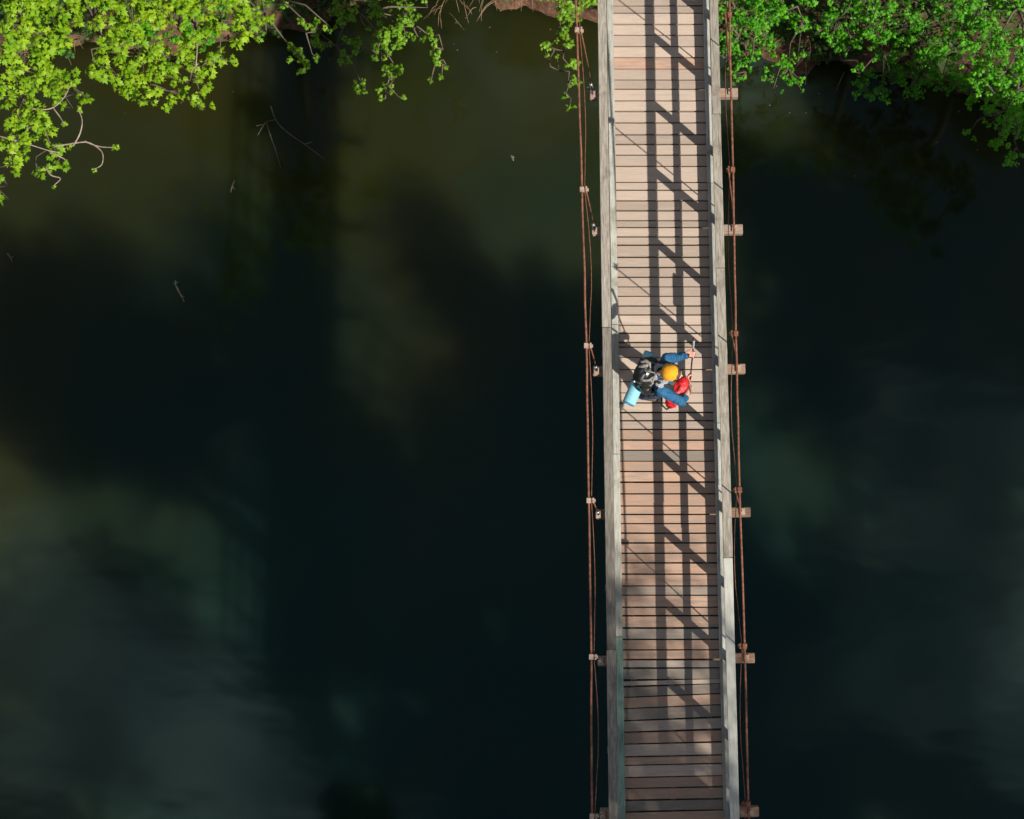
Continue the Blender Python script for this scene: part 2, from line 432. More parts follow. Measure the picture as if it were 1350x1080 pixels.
# stringers under the deck
for u in (-0.47, 0, 0.47):
    v = VT
    while v > VB:
        ln = min(3.7, v - VB)
        link('stringer', box_mesh('stringer', 0.07, ln - 0.01, 0.13), M['beam'], bridge, (u, v - ln / 2, -0.107)); v -= 3.7
# crossbeams
beam_px = [122, 302, 486, 675, 868, 1070]
beam_v = [V(y, -0.2, 970) for y in beam_px]
pitch = 1.86
v = beam_v[0] + pitch; pre = []
while v < VT - 0.5: pre.insert(0, v); v += pitch
v = beam_v[-1] - pitch; post_ = []
while v > VB + 0.5: post_.append(v); v -= pitch
beams = pre + beam_v + post_
beam_me = box_mesh('crossbeam', 1.98, 0.125, 0.12, 0.008); beam_me.materials.append(M['beam'])
for v in beams:
    link('crossbeam', beam_me, None, bridge, (0.066 + rng.uniform(-0.012, 0.012), v, -0.235), (0, 0, rng.uniform(-0.01, 0.01)))
# posts at each beam and halfway between
post_v = []
for a, b in zip(beams, beams[1:]): post_v += [a + 0.02, (a + b) / 2]
post_v.append(beams[-1])
post_me = box_mesh('post', 0.075, 0.085, 1.24, 0.008); post_me.materials.append(M['post'])
for v in post_v:
    for s in (-1, 1):
        link('post', post_me, None, bridge, (s * 0.715, v, 0.428), (rng.uniform(-0.008, 0.008), rng.uniform(-0.008, 0.008), 0))
# rails: boards butted end to end
def boards(name, u, z, wx, hz, cuts, mats, jit=0.004):
    for i, (a, b) in enumerate(zip(cuts, cuts[1:])):
        mat = mats(i, (a + b) / 2)
        link(name, box_mesh(name, wx, (a - b) - 0.006, hz, 0.005), mat, bridge,
             (u + rng.uniform(-jit, jit), (a + b) / 2, z + rng.uniform(-0.004, 0.004)), (0, rng.uniform(-0.02, 0.02), rng.uniform(-0.0015, 0.0015)))
rr = lambda i, v: M['rail']
cl = [VT, V(-120, 1.07), V(430, 1.07), V(855, 1.07), V(1300, 1.07), VB]
boards('top_rail', -0.693, 1.07, 0.108, 0.038, cl, rr)
cr_ = [VT, V(-60, 1.07), V(152, 1.07), V(355, 1.07), V(737, 1.07), V(1180, 1.07), VB]
boards('top_rail', 0.70, 1.07, 0.108, 0.038, cr_, lambda i, v: M['rail_new'] if i == 4 else M['rail'])
cm = [VT, 5.2, 1.7, -2.0, -5.7, -9.4, VB]
for s in (-1, 1):
    boards('middle_rail', s * 0.715, 0.655, 0.036, 0.095, cm, rr)
    boards('lower_rail', s * 0.715, 0.245, 0.036, 0.095, [c + 0.93 if 0 < i < 6 else c for i, c in enumerate(cm)], rr)
link('splice_board', box_mesh('splice_board', 0.03, 0.42, 0.12), M['rail'], bridge, (0.679, V(355) - 0.75, 0.66))
# toe boards along the deck edge
ct = [VT, V(-100), V(160), V(428), V(598), V(838), V(1190), VB]
boards('toe_board', -0.634, 0.055, 0.085, 0.07, ct, lambda i, v: M['toe_green'] if i == 5 else M['toe'])
ct2 = [VT, V(-40), V(245), V(560), V(870), V(1150), VB]
boards('toe_board', 0.648, 0.055, 0.078, 0.07, ct2, lambda i, v: M['toe'])
# main cables, wires, hangers
def zc(v): return 1.80 + 0.005 * (v + 4) ** 2
pxL = [(-300, 752), (0, 759.5), (220, 766.5), (430, 772.5), (640, 776), (860, 779.5), (1080, 780.5), (1400, 782)]
pxR = [(-300, 955), (0, 961.5), (220, 966), (430, 970), (640, 975), (860, 982), (1080, 987), (1400, 994)]
def cable_pt(py, tab, dx=0):
    z = 1.95
    for _ in range(4):
        p = BI @ P(interp(py, tab) + dx, py, z); z = zc(p.y)
    return BI @ P(interp(py, tab) + dx, py, z)
clL = [40, 250, 456, 660, 866, 1076]; clR = [20, 224, 440, 646, 852, 1060]
clamp_me = None
def clamp_mesh(s):
    bm = bmesh.new()
    rbox(bm, (0, 0, 0), (0.05, 0.06, 0.05)); rbox(bm, (-s * 0.045, 0.0, -0.012), (0.06, 0.035, 0.03))
    tube(bm, [(-s * 0.05, -0.02, -0.03), (-s * 0.05, -0.02, 0.045)], 0.012, 6); tube(bm, [(-s * 0.05, 0.022, -0.03), (-s * 0.05, 0.022, 0.04)], 0.012, 6)
    bmesh.ops.bevel(bm, geom=list(bm.edges), offset=0.003, segments=1, affect='EDGES')
    return mesh_from(bm, 'clamp')
def turnbuckle_mesh():
    bm = bmesh.new()
    tube(bm, [(0.016, 0, -0.11), (0.016, 0, 0.11)], 0.007, 6); tube(bm, [(-0.016, 0, -0.11), (-0.016, 0, 0.11)], 0.007, 6)
    tube(bm, [(0, 0, -0.13), (0, 0, -0.10)], 0.022, 8); tube(bm, [(0, 0, 0.10), (0, 0, 0.13)], 0.022, 8)
    return mesh_from(bm, 'turnbuckle', True)
tb_me = turnbuckle_mesh(); tb_me.materials.append(M['steel'])
for s, tab, cls in ((-1, pxL, clL), (1, pxR, clR)):
    pts = []
    clv = [cable_pt(y, tab) for y in cls]
    e0 = cable_pt(-250, tab); e1 = cable_pt(1350, tab)
    dtop = (clv[0] - clv[1]).normalized()
    top = Vector((s * 0.86, VT + 0.1, zc(VT + 0.1))); bot = Vector((s * 0.93, VB - 0.1, zc(VB)))
    path = [top, e0] + [cable_pt(y, tab) for y in range(-200, 1320, 40)] + [e1, bot]
    path.sort(key=lambda p: -p.y)
    path = [p + Vector((rng.uniform(-0.004, 0.004), 0, 0)) for p in path]
    link('main_cable', tube_mesh('main_cable', path, 0.0125, 8), M['rust'], bridge)
    # slack wire tied to the cable at the clamps
    wp = []
    stops = [e0] + clv + [e1]
    for a, b in zip(stops, stops[1:]):
        bow = rng.uniform(0.02, 0.055); dz = rng.uniform(0.03, 0.12)
        for k in range(8):
            t_ = k / 8; q = a.lerp(b, t_); f = math.sin(math.pi * t_)
            wp.append(q + Vector((-s * (0.028 + bow * f * (1 if t_ < 0.7 else 0.8)), 0, -dz * f - 0.02)))
    link('slack_wire', tube_mesh('slack_wire', wp, 0.0048, 5), M['rust'], bridge)
    cme = clamp_mesh(s); cme.materials.append(M['bolt'] if s < 0 else M['rust'])
    # hangers: one per beam, with clamp and turnbuckle
    for v in beams:
        i = beam_v.index(v) if v in beam_v else None
        if i is not None: topp = clv[i]
        else:
            tv = v + (0.25 if v > 0 else 0)
            topp = min(path, key=lambda p: abs(p.y - tv)).copy()
        base = Vector((-0.885 if s < 0 else 0.955, v, -0.25))
        tie = topp + Vector((-s * 0.045, 0, -0.03))
        h = link('hanger', tube_mesh('hanger', [tie, tie.lerp(base, 0.5) + Vector((rng.uniform(-.01, .01), 0, 0)), base], 0.0085, 6), M['rust'], bridge)
        link('clamp', cme, None, h, topp, (0, 0, rng.uniform(-0.1, 0.1)))
        if s < 0:
            q = base.lerp(tie, 0.16)
            link('turnbuckle', tb_me, None, h, q, (tie - base).to_track_quat('Z', 'Y').to_euler())
        nut = box_mesh('anchor_plate', 0.07, 0.09, 0.025, 0.004)
        link('anchor_plate', nut, M['bolt'], h, base + Vector((0, 0, 0.088)))

# portal towers at both ends (beyond the frame)
for v, lab in ((VT + 0.15, 'timber portal tower carrying the cables at the far wooded bank'), (VB - 0.15, 'timber portal tower carrying the cables at the near bank')):
    tw = empty('portal_tower', BW @ Vector((0, v, -0.5)), YAW)
    tag(tw, lab, 'tower')
    zt = zc(v) + 0.5
    for s in (-1, 1):
        link('tower_post', box_mesh('tower_post', 0.2, 0.2, zt + 3.0, 0.012), M['post'], tw, (s * 0.9, 0, zt / 2 - 1.0))
    link('tower_crossbar', box_mesh('tower_crossbar', 2.2, 0.14, 0.18, 0.01), M['beam'], tw, (0, 0.0, zt + 0.6))

# ------------------------------------------------------------------ foliage
def leaf_pts(size):
    o = [(0, -0.02), (0.18, 0.08), (0.46, 0.10), (0.33, 0.30), (0.50, 0.62), (0.22, 0.56), (0, 1.0), (-0.22, 0.56), (-0.50, 0.62), (-0.33, 0.30), (-0.46, 0.10), (-0.18, 0.08)]
    return [Vector((x * size, y * size, -abs(x) * size * 0.25 - y * y * size * 0.18)) for x, y in o]
def add_leaf(vl, fl, tl, m, size, tint, simple=False):
    b = len(vl)
    if simple:
        o = [(0, 0), (0.36, 0.42), (0, 1), (-0.36, 0.42)]
        vl += [m @ Vector((x * size, y * size, -abs(x) * size * 0.3)) for x, y in o]
        fl += [(b, b + 1, b + 2), (b, b + 2, b + 3)]; tl += [tint] * 2
        return
    pts = leaf_pts(size)
    vl += [m @ p for p in pts]; vl.append(m @ Vector((0, 0.32 * size, 0.0)))
    n = len(pts)
    for k in range(n): fl.append((b + n, b + k, b + (k + 1) % n))
    tl += [tint] * n
def leaf_mesh(name, vl, fl, tl, mat):
    me = bpy.data.meshes.new(name); me.from_pydata(vl, [], fl)
    at = me.attributes.new('tint', 'FLOAT', 'FACE'); at.data.foreach_set('value', tl)
    me.materials.append(mat); return me
def cluster_geo(seed, size, n, simple=False):
    r = random.Random(seed); vl, fl, tl = [], [], []
    for k in range(n):
        a = 2 * math.pi * k / n + r.uniform(-0.35, 0.35)
        m = (Matrix.Translation((0, 0, r.uniform(-0.03, 0.03))) @ Matrix.Rotation(a, 4, 'Z') @ Matrix.Translation((0, size * r.uniform(0.1, 0.3), 0))
             @ Matrix.Rotation(r.uniform(-0.9, 0.35), 4, 'X') @ Matrix.Rotation(r.uniform(-0.75, 0.75), 4, 'Y'))
        add_leaf(vl, fl, tl, m, size * r.uniform(0.55, 1.25), r.random(), simple)
    return vl, fl, tl
def make_tree(name, label, cat, base, fork, blobs, mat, leaf, group, dens=1.6, n_leaf=5, clump=6, trunk_r=0.16, spread=0.45, bare=()):
    """tree rooted on the bank whose boughs reach out to the given clumps (px, py, radius in px, z)"""
    root = empty(name, base); tag(root, label, cat, group)
    off = -Vector(base)
    bm = bmesh.new()
    b0 = Vector(base); f0 = Vector(fork)
    tube(bm, [b0 + off + Vector((0, 0, -0.3)), b0.lerp(f0, 0.5) + off + Vector((0.1, 0.05, 0)), f0 + off], [trunk_r, trunk_r * 0.8, trunk_r * 0.55], 8)
    pos = []
    ends = []
    for (x, y, rp, z) in blobs:
        c = P(x, y, z)
        rm = rp / (F_PX / (CAM.z - z))
        # join the nearest earlier clump that lies closer to the fork
        cand = [e for e in ends if (e - f0).length < (c - f0).length] or [f0]
        src = min(cand, key=lambda e: (e - c).length)
        m_ = src.lerp(c, 0.5) + Vector((rng.uniform(-.12, .12), rng.uniform(-.12, .12), 0.12))
        end = c - Vector((0, 0, 0.18))
        d = (c - f0).length
        r0 = max(0.010, 0.038 - 0.006 * d)
        tube(bm, [src + off, m_ + off, end + off], [r0, r0 * 0.7, 0.008], 5)
        ends.append(end)
        n = max(2, int((rp / 9.0) ** 2 * dens))
        subs = []
        for k in range(max(1, n // clump)):
            a = rng.uniform(0, 2 * math.pi); q = math.sqrt(rng.random()) * 0.92
            subs.append(Vector((math.cos(a) * q * rm, math.sin(a) * q * rm, (1 - q * q) * spread * 0.5 + rng.uniform(-spread * 1.3, spread * 0.5))))
        for k in range(n):
            h_ = subs[k % len(subs)]; sg = min(0.085, rm * 0.5)
            p = c + h_ + Vector((rng.gauss(0, sg), rng.gauss(0, sg), rng.gauss(0, 0.05)))
            gz = ground_z(p.x, p.y)
            p.z = max(p.z, max(gz, WZ) + 0.12)
            pos.append((p, rng.uniform(0.75, 1.2)))
            if k % 3 == 0:
                tube(bm, [end + off, end.lerp(p, 0.6) + off + Vector((0, 0, -.03)), p + off], [0.008, 0.006, 0.004], 4)
    link('trunk', mesh_from(bm, 'trunk', True), M['bark'], root)
    for tw in bare:
        for f_ in ((1.0, 0.8) if rng.random() > 0.4 else (1.0,)):
            e_ = P(*tw[-1]).lerp(P(*tw[-2]), 1 - f_); pos.append((e_, 0.55))
        pts = smooth_path([P(x, y, z) + off + Vector((rng.uniform(-.02, .02), rng.uniform(-.02, .02), rng.uniform(-.03, .03))) for x, y, z in tw])
        link('twig', tube_mesh('twig', pts, [0.014 - 0.009 * i / len(pts) for i in range(len(pts))], 5), M['twig'], root)
    geos = [cluster_geo(100 + k, leaf, n_leaf) for k in range(5)]
    mes = [leaf_mesh('leaf_cluster', *g, mat) for g in geos]
    def key(t):
        x, y = pix(t[0])
        return (0 if (0 < x < 1350 and 0 < y < 1080) else 1, -t[0].z)
    pos.sort(key=key)
    vl, fl, tl = [], [], []
    for i, (p, sc) in enumerate(pos):
        rot = (rng.uniform(-0.45, 0.45) - 0.15, rng.uniform(-0.45, 0.45) + 0.15, rng.uniform(0, 6.28))
        if i < 300:
            link('leaf_cluster', mes[i % 5], None, root, p + off, rot, (sc, sc, sc))
        else:
            g = geos[i % 5]
            from mathutils import Euler
            m = Matrix.Translation(p + off) @ Euler(rot).to_matrix().to_4x4() @ Matrix.Scale(sc, 4)
            b = len(vl); vl += [m @ v for v in g[0]]; fl += [tuple(b + q for q in f) for f in g[1]]; tl += g[2]
    if vl:
        o = link('foliage', leaf_mesh('foliage', vl, fl, tl, mat), None, root); o['kind'] = 'stuff'
    return root
def onbank(px, py):
    p = P(px, py, -5)
    p.y += 1.5; p.z = ground_z(p.x, p.y); return p
def fk(b, dx, dy, dz): return (b[0] + dx, b[1] + dy, b[2] + dz)
Z1 = -4.2
def bl(lst, z0): return [(t[0], t[1], t[2], t[3] if len(t) > 3 else z0) for t in lst]
TG = 'leafy trees leaning over the water from the far bank'
b = onbank(-10, -110)
make_tree('maple_tree', 'bright yellow green maple in the top left corner with curling bare twigs over the water', 'tree', b, fk(b, 0.2, -1.4, 2.0),
          bl([(20, -20, 45), (60, -10, 40), (20, 25, 42), (62, 40, 34), (18, 75, 40), (55, 95, 30), (85, 105, 20), (22, 125, 38), (70, 118, 22), (92, 118, 9), (25, 165, 34), (55, 160, 18), (60, 190, 17), (40, 210, 12), (15, 200, 20), (6, 214, 12), (3, 240, 6), (4, 258, 6), (72, 205, 10), (90, 138, 7)], Z1),
          M['leaf_yellow'], 0.098, TG, dens=2.6, clump=4,
          bare=[[(0, 180, Z1), (30, 186, Z1), (62, 199, Z1 + .05), (78, 203, Z1)], [(70, 194, Z1), (90, 192, Z1), (112, 188, Z1 + .05), (128, 193, Z1), (135, 204, Z1), (133, 216, Z1), (124, 224, Z1)],
                [(112, 188, Z1 + .04), (130, 194, Z1), (154, 195, Z1 - .02)], [(97, 192, Z1), (106, 176, Z1), (108, 160, Z1), (103, 142, Z1)], [(40, 142, Z1), (68, 142, Z1), (84, 130, Z1), (92, 112, Z1)],
                [(70, 143, Z1), (78, 156, Z1), (84, 164, Z1)], [(60, 218, Z1), (68, 230, Z1), (80, 236, Z1), (70, 246, Z1)], [(62, 200, Z1), (84, 208, Z1), (86, 214, Z1)]])
b = onbank(200, -110)
make_tree('maple_tree', 'broad yellow green maple crown at the top left hanging low over the water', 'tree', b, fk(b, 0, -1.5, 2.1),
          bl([(120, -15, 40), (180, -15, 45), (250, -15, 45), (310, -15, 35), (118, 20, 28), (170, 25, 42), (230, 28, 44), (285, 20, 32), (135, 55, 24), (180, 68, 36), (225, 75, 36), (260, 80, 22), (120, 88, 17), (152, 100, 18), (185, 105, 26), (218, 115, 20), (205, 128, 11), (245, 105, 14), (258, 118, 14), (265, 140, 8), (275, 85, 10), (285, 68, 8), (305, 78, 5), (322, 22, 22), (338, 42, 9), (335, 8, 18)], Z1 - 0.3),
          M['leaf_yellow'], 0.098, TG, dens=2.6, clump=4, bare=[[(258, 56, Z1), (262, 68, Z1), (259, 96, Z1)], [(262, 84, Z1), (252, 92, Z1)]])
b = onbank(470, -100)
make_tree('maple_tree', 'thin fresh green maple with sparse drooping sprays left of the bridge', 'tree', b, fk(b, 0.1, -1.0, 1.7),
          bl([(360, -8, 22, -6), (345, 12, 12, -6), (347, 40, 9, -6), (336, 50, 7, -6), (412, 36, 11, -5.6), (432, 30, 8, -5.6), (402, 80, 20, -8.3), (470, 10, 34, -7.8), (440, 55, 26, -8.2), (500, 45, 24, -8.2), (385, 68, 9, -8.6), (408, 66, 5, -5.8), (480, 120, 15, -9.1), (500, 85, 16, -9.0),
              (530, -5, 24), (528, 18, 20), (545, 30, 14), (515, 50, 14), (535, 45, 13), (508, 66, 9), (520, 85, 10), (517, 100, 9), (505, 118, 9), (500, 128, 7), (523, 123, 5), (552, 50, 8), (568, 45, 12), (582, 60, 9), (572, 78, 9), (588, 84, 7), (565, 108, 6), (580, 100, 5), (486, 42, 5), (494, 65, 4), (469, 70, 3), (562, 5, 9)], -8.3),
          M['leaf_fresh'], 0.072, TG, dens=4.2, clump=8, trunk_r=0.11, spread=0.25)
b = onbank(745, -95)
make_tree('maple_tree', 'small fresh green tree with a drooping spray beside the left cable of the bridge', 'tree', b, fk(b, 0.0, -0.8, 1.5),
          bl([(715, -10, 20), (750, -5, 26), (775, 5, 14), (738, 18, 16), (757, 22, 14), (735, 40, 9), (722, 55, 8), (722, 75, 8), (742, 62, 11), (736, 88, 7), (752, 84, 9), (748, 104, 9), (744, 122, 8), (752, 126, 5)], -5.6),
          M['leaf_fresh'], 0.072, TG, dens=4.2, clump=8, trunk_r=0.08, spread=0.3)
b = onbank(1010, -60)
make_tree('alder_tree', 'low deep green tree just right of the bridge above the water edge', 'tree', b, fk(b, 0.0, -0.8, 1.6),
          bl([(960, -10, 25), (1000, -10, 30), (1045, -10, 30), (965, 18, 18), (995, 22, 24), (1030, 12, 20), (975, 42, 18), (1010, 45, 20), (955, 40, 10), (1060, 22, 14), (1066, 36, 7), (985, 90, 22, -8.2), (1040, 85, 24, -8.2), (1020, 100, 16, -8.4), (960, 72, 16, -8), (1052, 76, 11, -7.6)], -5.6),
          M['leaf_green'], 0.066, TG, dens=5.2, clump=9, trunk_r=0.12)
b = onbank(1190, -40)
make_tree('alder_tree', 'spreading deep green tree right of centre with shaded lower boughs over the water', 'tree', b, fk(b, 0.0, -0.9, 1.8),
          bl([(1080, -10, 25), (1120, -5, 30), (1170, -5, 32), (1220, 0, 30), (1105, 22, 20), (1150, 25, 26), (1200, 28, 24), (1095, 40, 10), (1125, 55, 24, -7.4), (1165, 60, 26, -7.2), (1215, 55, 22, -7), (1110, 75, 16, -8), (1140, 95, 22, -8.2), (1175, 105, 22, -8.2), (1215, 95, 24, -8), (1250, 115, 22, -8.2), (1165, 112, 12, -7.8), (1135, 92, 8, -7.2), (1195, 112, 12, -8.2), (1250, 70, 26, -7.4), (1245, 95, 16, -7.8)], -5.6),
          M['leaf_green'], 0.064, TG, dens=5.2, clump=9, trunk_r=0.14)
b = onbank(1380, 10)
make_tree('alder_tree', 'bright green leafy tree at the top right corner reaching lowest over the water', 'tree', b, fk(b, -0.2, -1.0, 2.3),
          bl([(1260, 5, 30), (1300, 0, 35), (1345, 5, 35), (1275, 35, 28), (1320, 45, 34), (1352, 60, 30), (1290, 65, 24), (1330, 88, 30), (1298, 98, 17), (1345, 115, 22), (1315, 118, 20), (1288, 105, 10, -5.8), (1330, 142, 20, -5.8), (1300, 150, 14, -6.4), (1320, 165, 14, -6.4), (1345, 165, 18, -6), (1344, 190, 14, -6), (1338, 200, 6, -6), (1285, 165, 8, -6.6), (1320, 185, 9, -6.8), (1275, 80, 26, -7), (1310, 105, 28, -7), (1345, 135, 30, -7), (1280, 125, 20, -7.6), (1318, 150, 22, -7.4), (1350, 175, 20, -7.2), (1350, 90, 30, -6.5), (1268, 105, 16, -7.8)], -5.0),
          M['leaf_green'], 0.066, TG, dens=5.2, clump=9, trunk_r=0.16)

SG = 'shrubs on the far bank'
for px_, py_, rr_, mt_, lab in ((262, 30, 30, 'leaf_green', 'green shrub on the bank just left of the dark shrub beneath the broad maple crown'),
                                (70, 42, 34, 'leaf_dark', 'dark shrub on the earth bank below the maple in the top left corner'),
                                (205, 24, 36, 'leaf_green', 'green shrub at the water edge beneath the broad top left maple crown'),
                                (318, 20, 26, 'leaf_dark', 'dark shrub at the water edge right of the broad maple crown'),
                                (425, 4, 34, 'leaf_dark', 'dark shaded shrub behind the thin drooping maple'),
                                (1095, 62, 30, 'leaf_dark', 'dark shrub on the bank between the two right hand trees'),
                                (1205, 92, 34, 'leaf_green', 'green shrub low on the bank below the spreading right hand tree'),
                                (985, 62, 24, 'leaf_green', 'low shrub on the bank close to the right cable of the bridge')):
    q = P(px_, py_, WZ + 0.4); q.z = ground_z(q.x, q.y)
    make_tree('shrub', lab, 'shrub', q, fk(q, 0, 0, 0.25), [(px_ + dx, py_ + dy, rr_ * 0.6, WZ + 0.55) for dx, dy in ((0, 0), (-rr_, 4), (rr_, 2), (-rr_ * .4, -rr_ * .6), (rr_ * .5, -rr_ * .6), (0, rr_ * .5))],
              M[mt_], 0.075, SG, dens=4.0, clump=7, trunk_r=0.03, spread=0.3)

# off-frame tall trees: behind the far bank, and along the near bank (they shade bridge and river, some added for that alone)
def crown_mesh(seed, n, mat, size=0.30):
    r = random.Random(seed); vl, fl, tl = [], [], []
    lobes = [(Vector((r.gauss(0, 0.42), r.gauss(0, 0.42), r.uniform(-0.55, 0.75))), r.uniform(0.28, 0.48)) for _ in range(16)]
    for k in range(n):
        c, rad = lobes[k % len(lobes)]
        d = Vector((r.gauss(0, 1), r.gauss(0, 1), r.gauss(0, 1))).normalized()
        p = c + d * rad * (r.random() ** 0.45)
        m = Matrix.Translation(p) @ Matrix.Rotation(r.uniform(0, 6.28), 4, 'Z') @ Matrix.Rotation(r.uniform(-1.1, 0.5), 4, 'X') @ Matrix.Rotation(r.uniform(-0.8, 0.8), 4, 'Y')
        add_leaf(vl, fl, tl, m, size / 3.0 * r.uniform(0.7, 1.3), r.random(), True)
    return leaf_mesh('crown', vl, fl, tl, mat)
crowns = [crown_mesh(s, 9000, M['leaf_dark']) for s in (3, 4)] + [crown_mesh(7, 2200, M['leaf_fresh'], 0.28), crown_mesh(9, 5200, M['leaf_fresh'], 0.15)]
def tall_tree(x, y, zc_, rx, rz, which, label, group='tall trees on the near bank', lean=0.0):
    g = ground_z(x, y)
    root = empty('tall_tree', (x, y, g), 0.0 if lean else rng.uniform(0, 6.28)); tag(root, label, 'tree', group)
    h = zc_ - g
    bm = bmesh.new()
    tube(bm, [(0, 0, -0.4), (0.15, 0.1 + lean * 0.35, h * 0.5), (0, lean, h), (0.1, lean, h + rz * 0.6)], [0.28, 0.22, 0.14, 0.04], 8)
    for k in range(9):
        a = rng.uniform(0, 6.28); z0 = h + rng.uniform(-0.6, 0.3) * rz; l = rx * rng.uniform(0.5, 0.9)
        tube(bm, [(0, lean, z0), (math.cos(a) * l * .5, lean + math.sin(a) * l * .5, z0 + .5), (math.cos(a) * l, lean + math.sin(a) * l, z0 + 1.2)], [0.09, 0.06, 0.02], 5)
    link('trunk', mesh_from(bm, 'trunk', True), M['bark'], root)
    o = link('crown', crowns[which], None, root, (0, lean, h), (0, 0, 0), (rx, rx, rz)); o['kind'] = 'stuff'
NB = 'unseen tall dark leafy tree on the near bank shading the river'
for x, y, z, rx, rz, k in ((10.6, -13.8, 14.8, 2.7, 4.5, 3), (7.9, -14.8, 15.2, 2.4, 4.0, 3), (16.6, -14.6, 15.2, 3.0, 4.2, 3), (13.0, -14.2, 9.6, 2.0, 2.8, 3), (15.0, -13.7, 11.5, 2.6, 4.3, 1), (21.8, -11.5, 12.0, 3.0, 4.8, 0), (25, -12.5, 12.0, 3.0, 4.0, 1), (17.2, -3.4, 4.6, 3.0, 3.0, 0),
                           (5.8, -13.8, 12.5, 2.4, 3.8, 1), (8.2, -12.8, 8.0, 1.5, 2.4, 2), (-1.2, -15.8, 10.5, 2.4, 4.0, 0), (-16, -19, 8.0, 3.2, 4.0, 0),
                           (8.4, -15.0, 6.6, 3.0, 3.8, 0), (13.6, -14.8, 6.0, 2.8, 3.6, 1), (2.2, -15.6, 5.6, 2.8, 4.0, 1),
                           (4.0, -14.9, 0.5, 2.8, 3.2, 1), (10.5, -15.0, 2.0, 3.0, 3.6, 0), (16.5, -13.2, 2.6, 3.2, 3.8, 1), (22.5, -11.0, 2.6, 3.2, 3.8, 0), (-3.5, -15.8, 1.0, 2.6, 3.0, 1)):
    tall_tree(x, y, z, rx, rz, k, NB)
for x, y, z, rx, rz, k in ((-16, 17, 4, 3.5, 4.5, 0), (-9, 18.5, 4.5, 3.4, 4.5, 1), (-3.6, 18, 4, 2.8, 4.5, 0), (5.5, 17.5, 4.5, 3.2, 4.5, 1), (12, 16, 4.5, 3.4, 4.5, 0)):
    tall_tree(x, y, z, rx, rz, k, 'tall dark leafy tree on the far bank behind the water edge', 'tall trees on the far bank')

tall_tree(-9.6, -15.2, 6.5, 1.25, 1.7, 0, 'slender tree on the near bank leaning far out over the river', lean=5.6)

# low ground cover and reeds on the far bank
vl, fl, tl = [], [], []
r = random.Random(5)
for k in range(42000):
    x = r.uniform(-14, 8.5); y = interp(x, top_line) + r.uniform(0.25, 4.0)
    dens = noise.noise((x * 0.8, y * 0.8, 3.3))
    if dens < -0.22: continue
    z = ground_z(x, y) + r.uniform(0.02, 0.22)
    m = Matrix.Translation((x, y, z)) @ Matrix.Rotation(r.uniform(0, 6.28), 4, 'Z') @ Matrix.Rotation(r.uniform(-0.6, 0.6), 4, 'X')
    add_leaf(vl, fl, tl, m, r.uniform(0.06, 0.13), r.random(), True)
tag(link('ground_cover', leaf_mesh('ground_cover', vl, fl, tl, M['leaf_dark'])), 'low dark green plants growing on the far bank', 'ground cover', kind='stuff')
bm = bmesh.new()
for k in range(80):
    x = P(r.choice((r.uniform(575, 705), r.uniform(575, 705), r.uniform(0, 130), r.uniform(960, 1120))), 10, WZ).x
    y = interp(x, top_line) + r.uniform(0.0, 0.5)
    z = ground_z(x, y); a = r.uniform(-2.6, -0.6); l = r.uniform(0.25, 0.7)
    p0 = Vector((x, y, z)); p1 = p0 + Vector((math.cos(a) * l * .5, math.sin(a) * l * .5, 0.18)); p2 = p0 + Vector((math.cos(a) * l, math.sin(a) * l, 0.06))
    p1.z = max(p1.z, WZ + .1); p2.z = max(p2.z, WZ + 0.02)
    tube(bm, smooth_path([p0, p1, p2], 3), [0.009 - 0.001 * k for k in range(7)], 4)
tag(link('dry_reeds', mesh_from(bm, 'dry_reeds', True), M['reed']), 'pale dry reed stalks lying along the water edge', 'reeds', kind='stuff')

vl, fl, tl = [], [], []
for k in range(45):
    x = r.uniform(-14, 7); y = interp(x, top_line) - abs(r.gauss(0, 0.7)) - 0.1
    m = Matrix.Translation((x, y, WZ + 0.012)) @ Matrix.Rotation(r.uniform(0, 6.28), 4, 'Z') @ Matrix.Rotation(r.uniform(-0.1, 0.1), 4, 'X')
    add_leaf(vl, fl, tl, m, r.uniform(0.025, 0.05), r.random(), True)
tag(link('floating_leaves', leaf_mesh('floating_leaves', vl, fl, tl, M['driftwood'])), 'small fallen leaves drifting along the far water edge', 'fallen leaves', kind='stuff')

# driftwood in the water
def drift(label, polys, rad, z=WZ + 0.02):
    p0 = P(*polys[0][0], z)
    root = empty('floating_branch', p0); tag(root, label, 'branch', 'dead branches floating on the river')
    for i, pl in enumerate(polys):
        pts = []
        for k, (x, y) in enumerate(pl):
            pts.append(P(x, y, z + (0.05 if 0 < k < len(pl) - 1 else 0)) - p0)
        pts = smooth_path(pts)
        link('stem' if i == 0 else 'side_twig', tube_mesh('stem', pts, [rad * (1 - 0.6 * k / len(pts)) for k in range(len(pts))], 5), M['driftwood'], root)
drift('long forked dead branch floating on dark water left of the bridge',
      [[(357, 140), (364, 159), (376, 172), (392, 184), (404, 192), (428, 210)], [(351, 161), (357, 180), (364, 200), (370, 222)], [(362, 158), (350, 162), (340, 178)], [(402, 190), (412, 187)], [(338, 166), (348, 164)]], 0.013)
drift('small pale forked twig floating alone on dark water far left', [[(231, 370), (233, 380), (243, 398)], [(233, 378), (238, 388), (243, 392)], [(229, 374), (235, 372)]], 0.016)
drift('tiny pale twig floating below the green maple crown', [[(309, 238), (306, 246), (304, 254)], [(306, 246), (310, 250)]], 0.018)
drift('tiny twig floating near the left edge of the river', [[(10, 334), (14, 340), (16, 345)], [(14, 340), (18, 338)]], 0.02)
drift('little pale stick floating between the maple sprays and the bridge', [[(674, 205), (677, 212)], [(675, 208), (678, 207)]], 0.03)

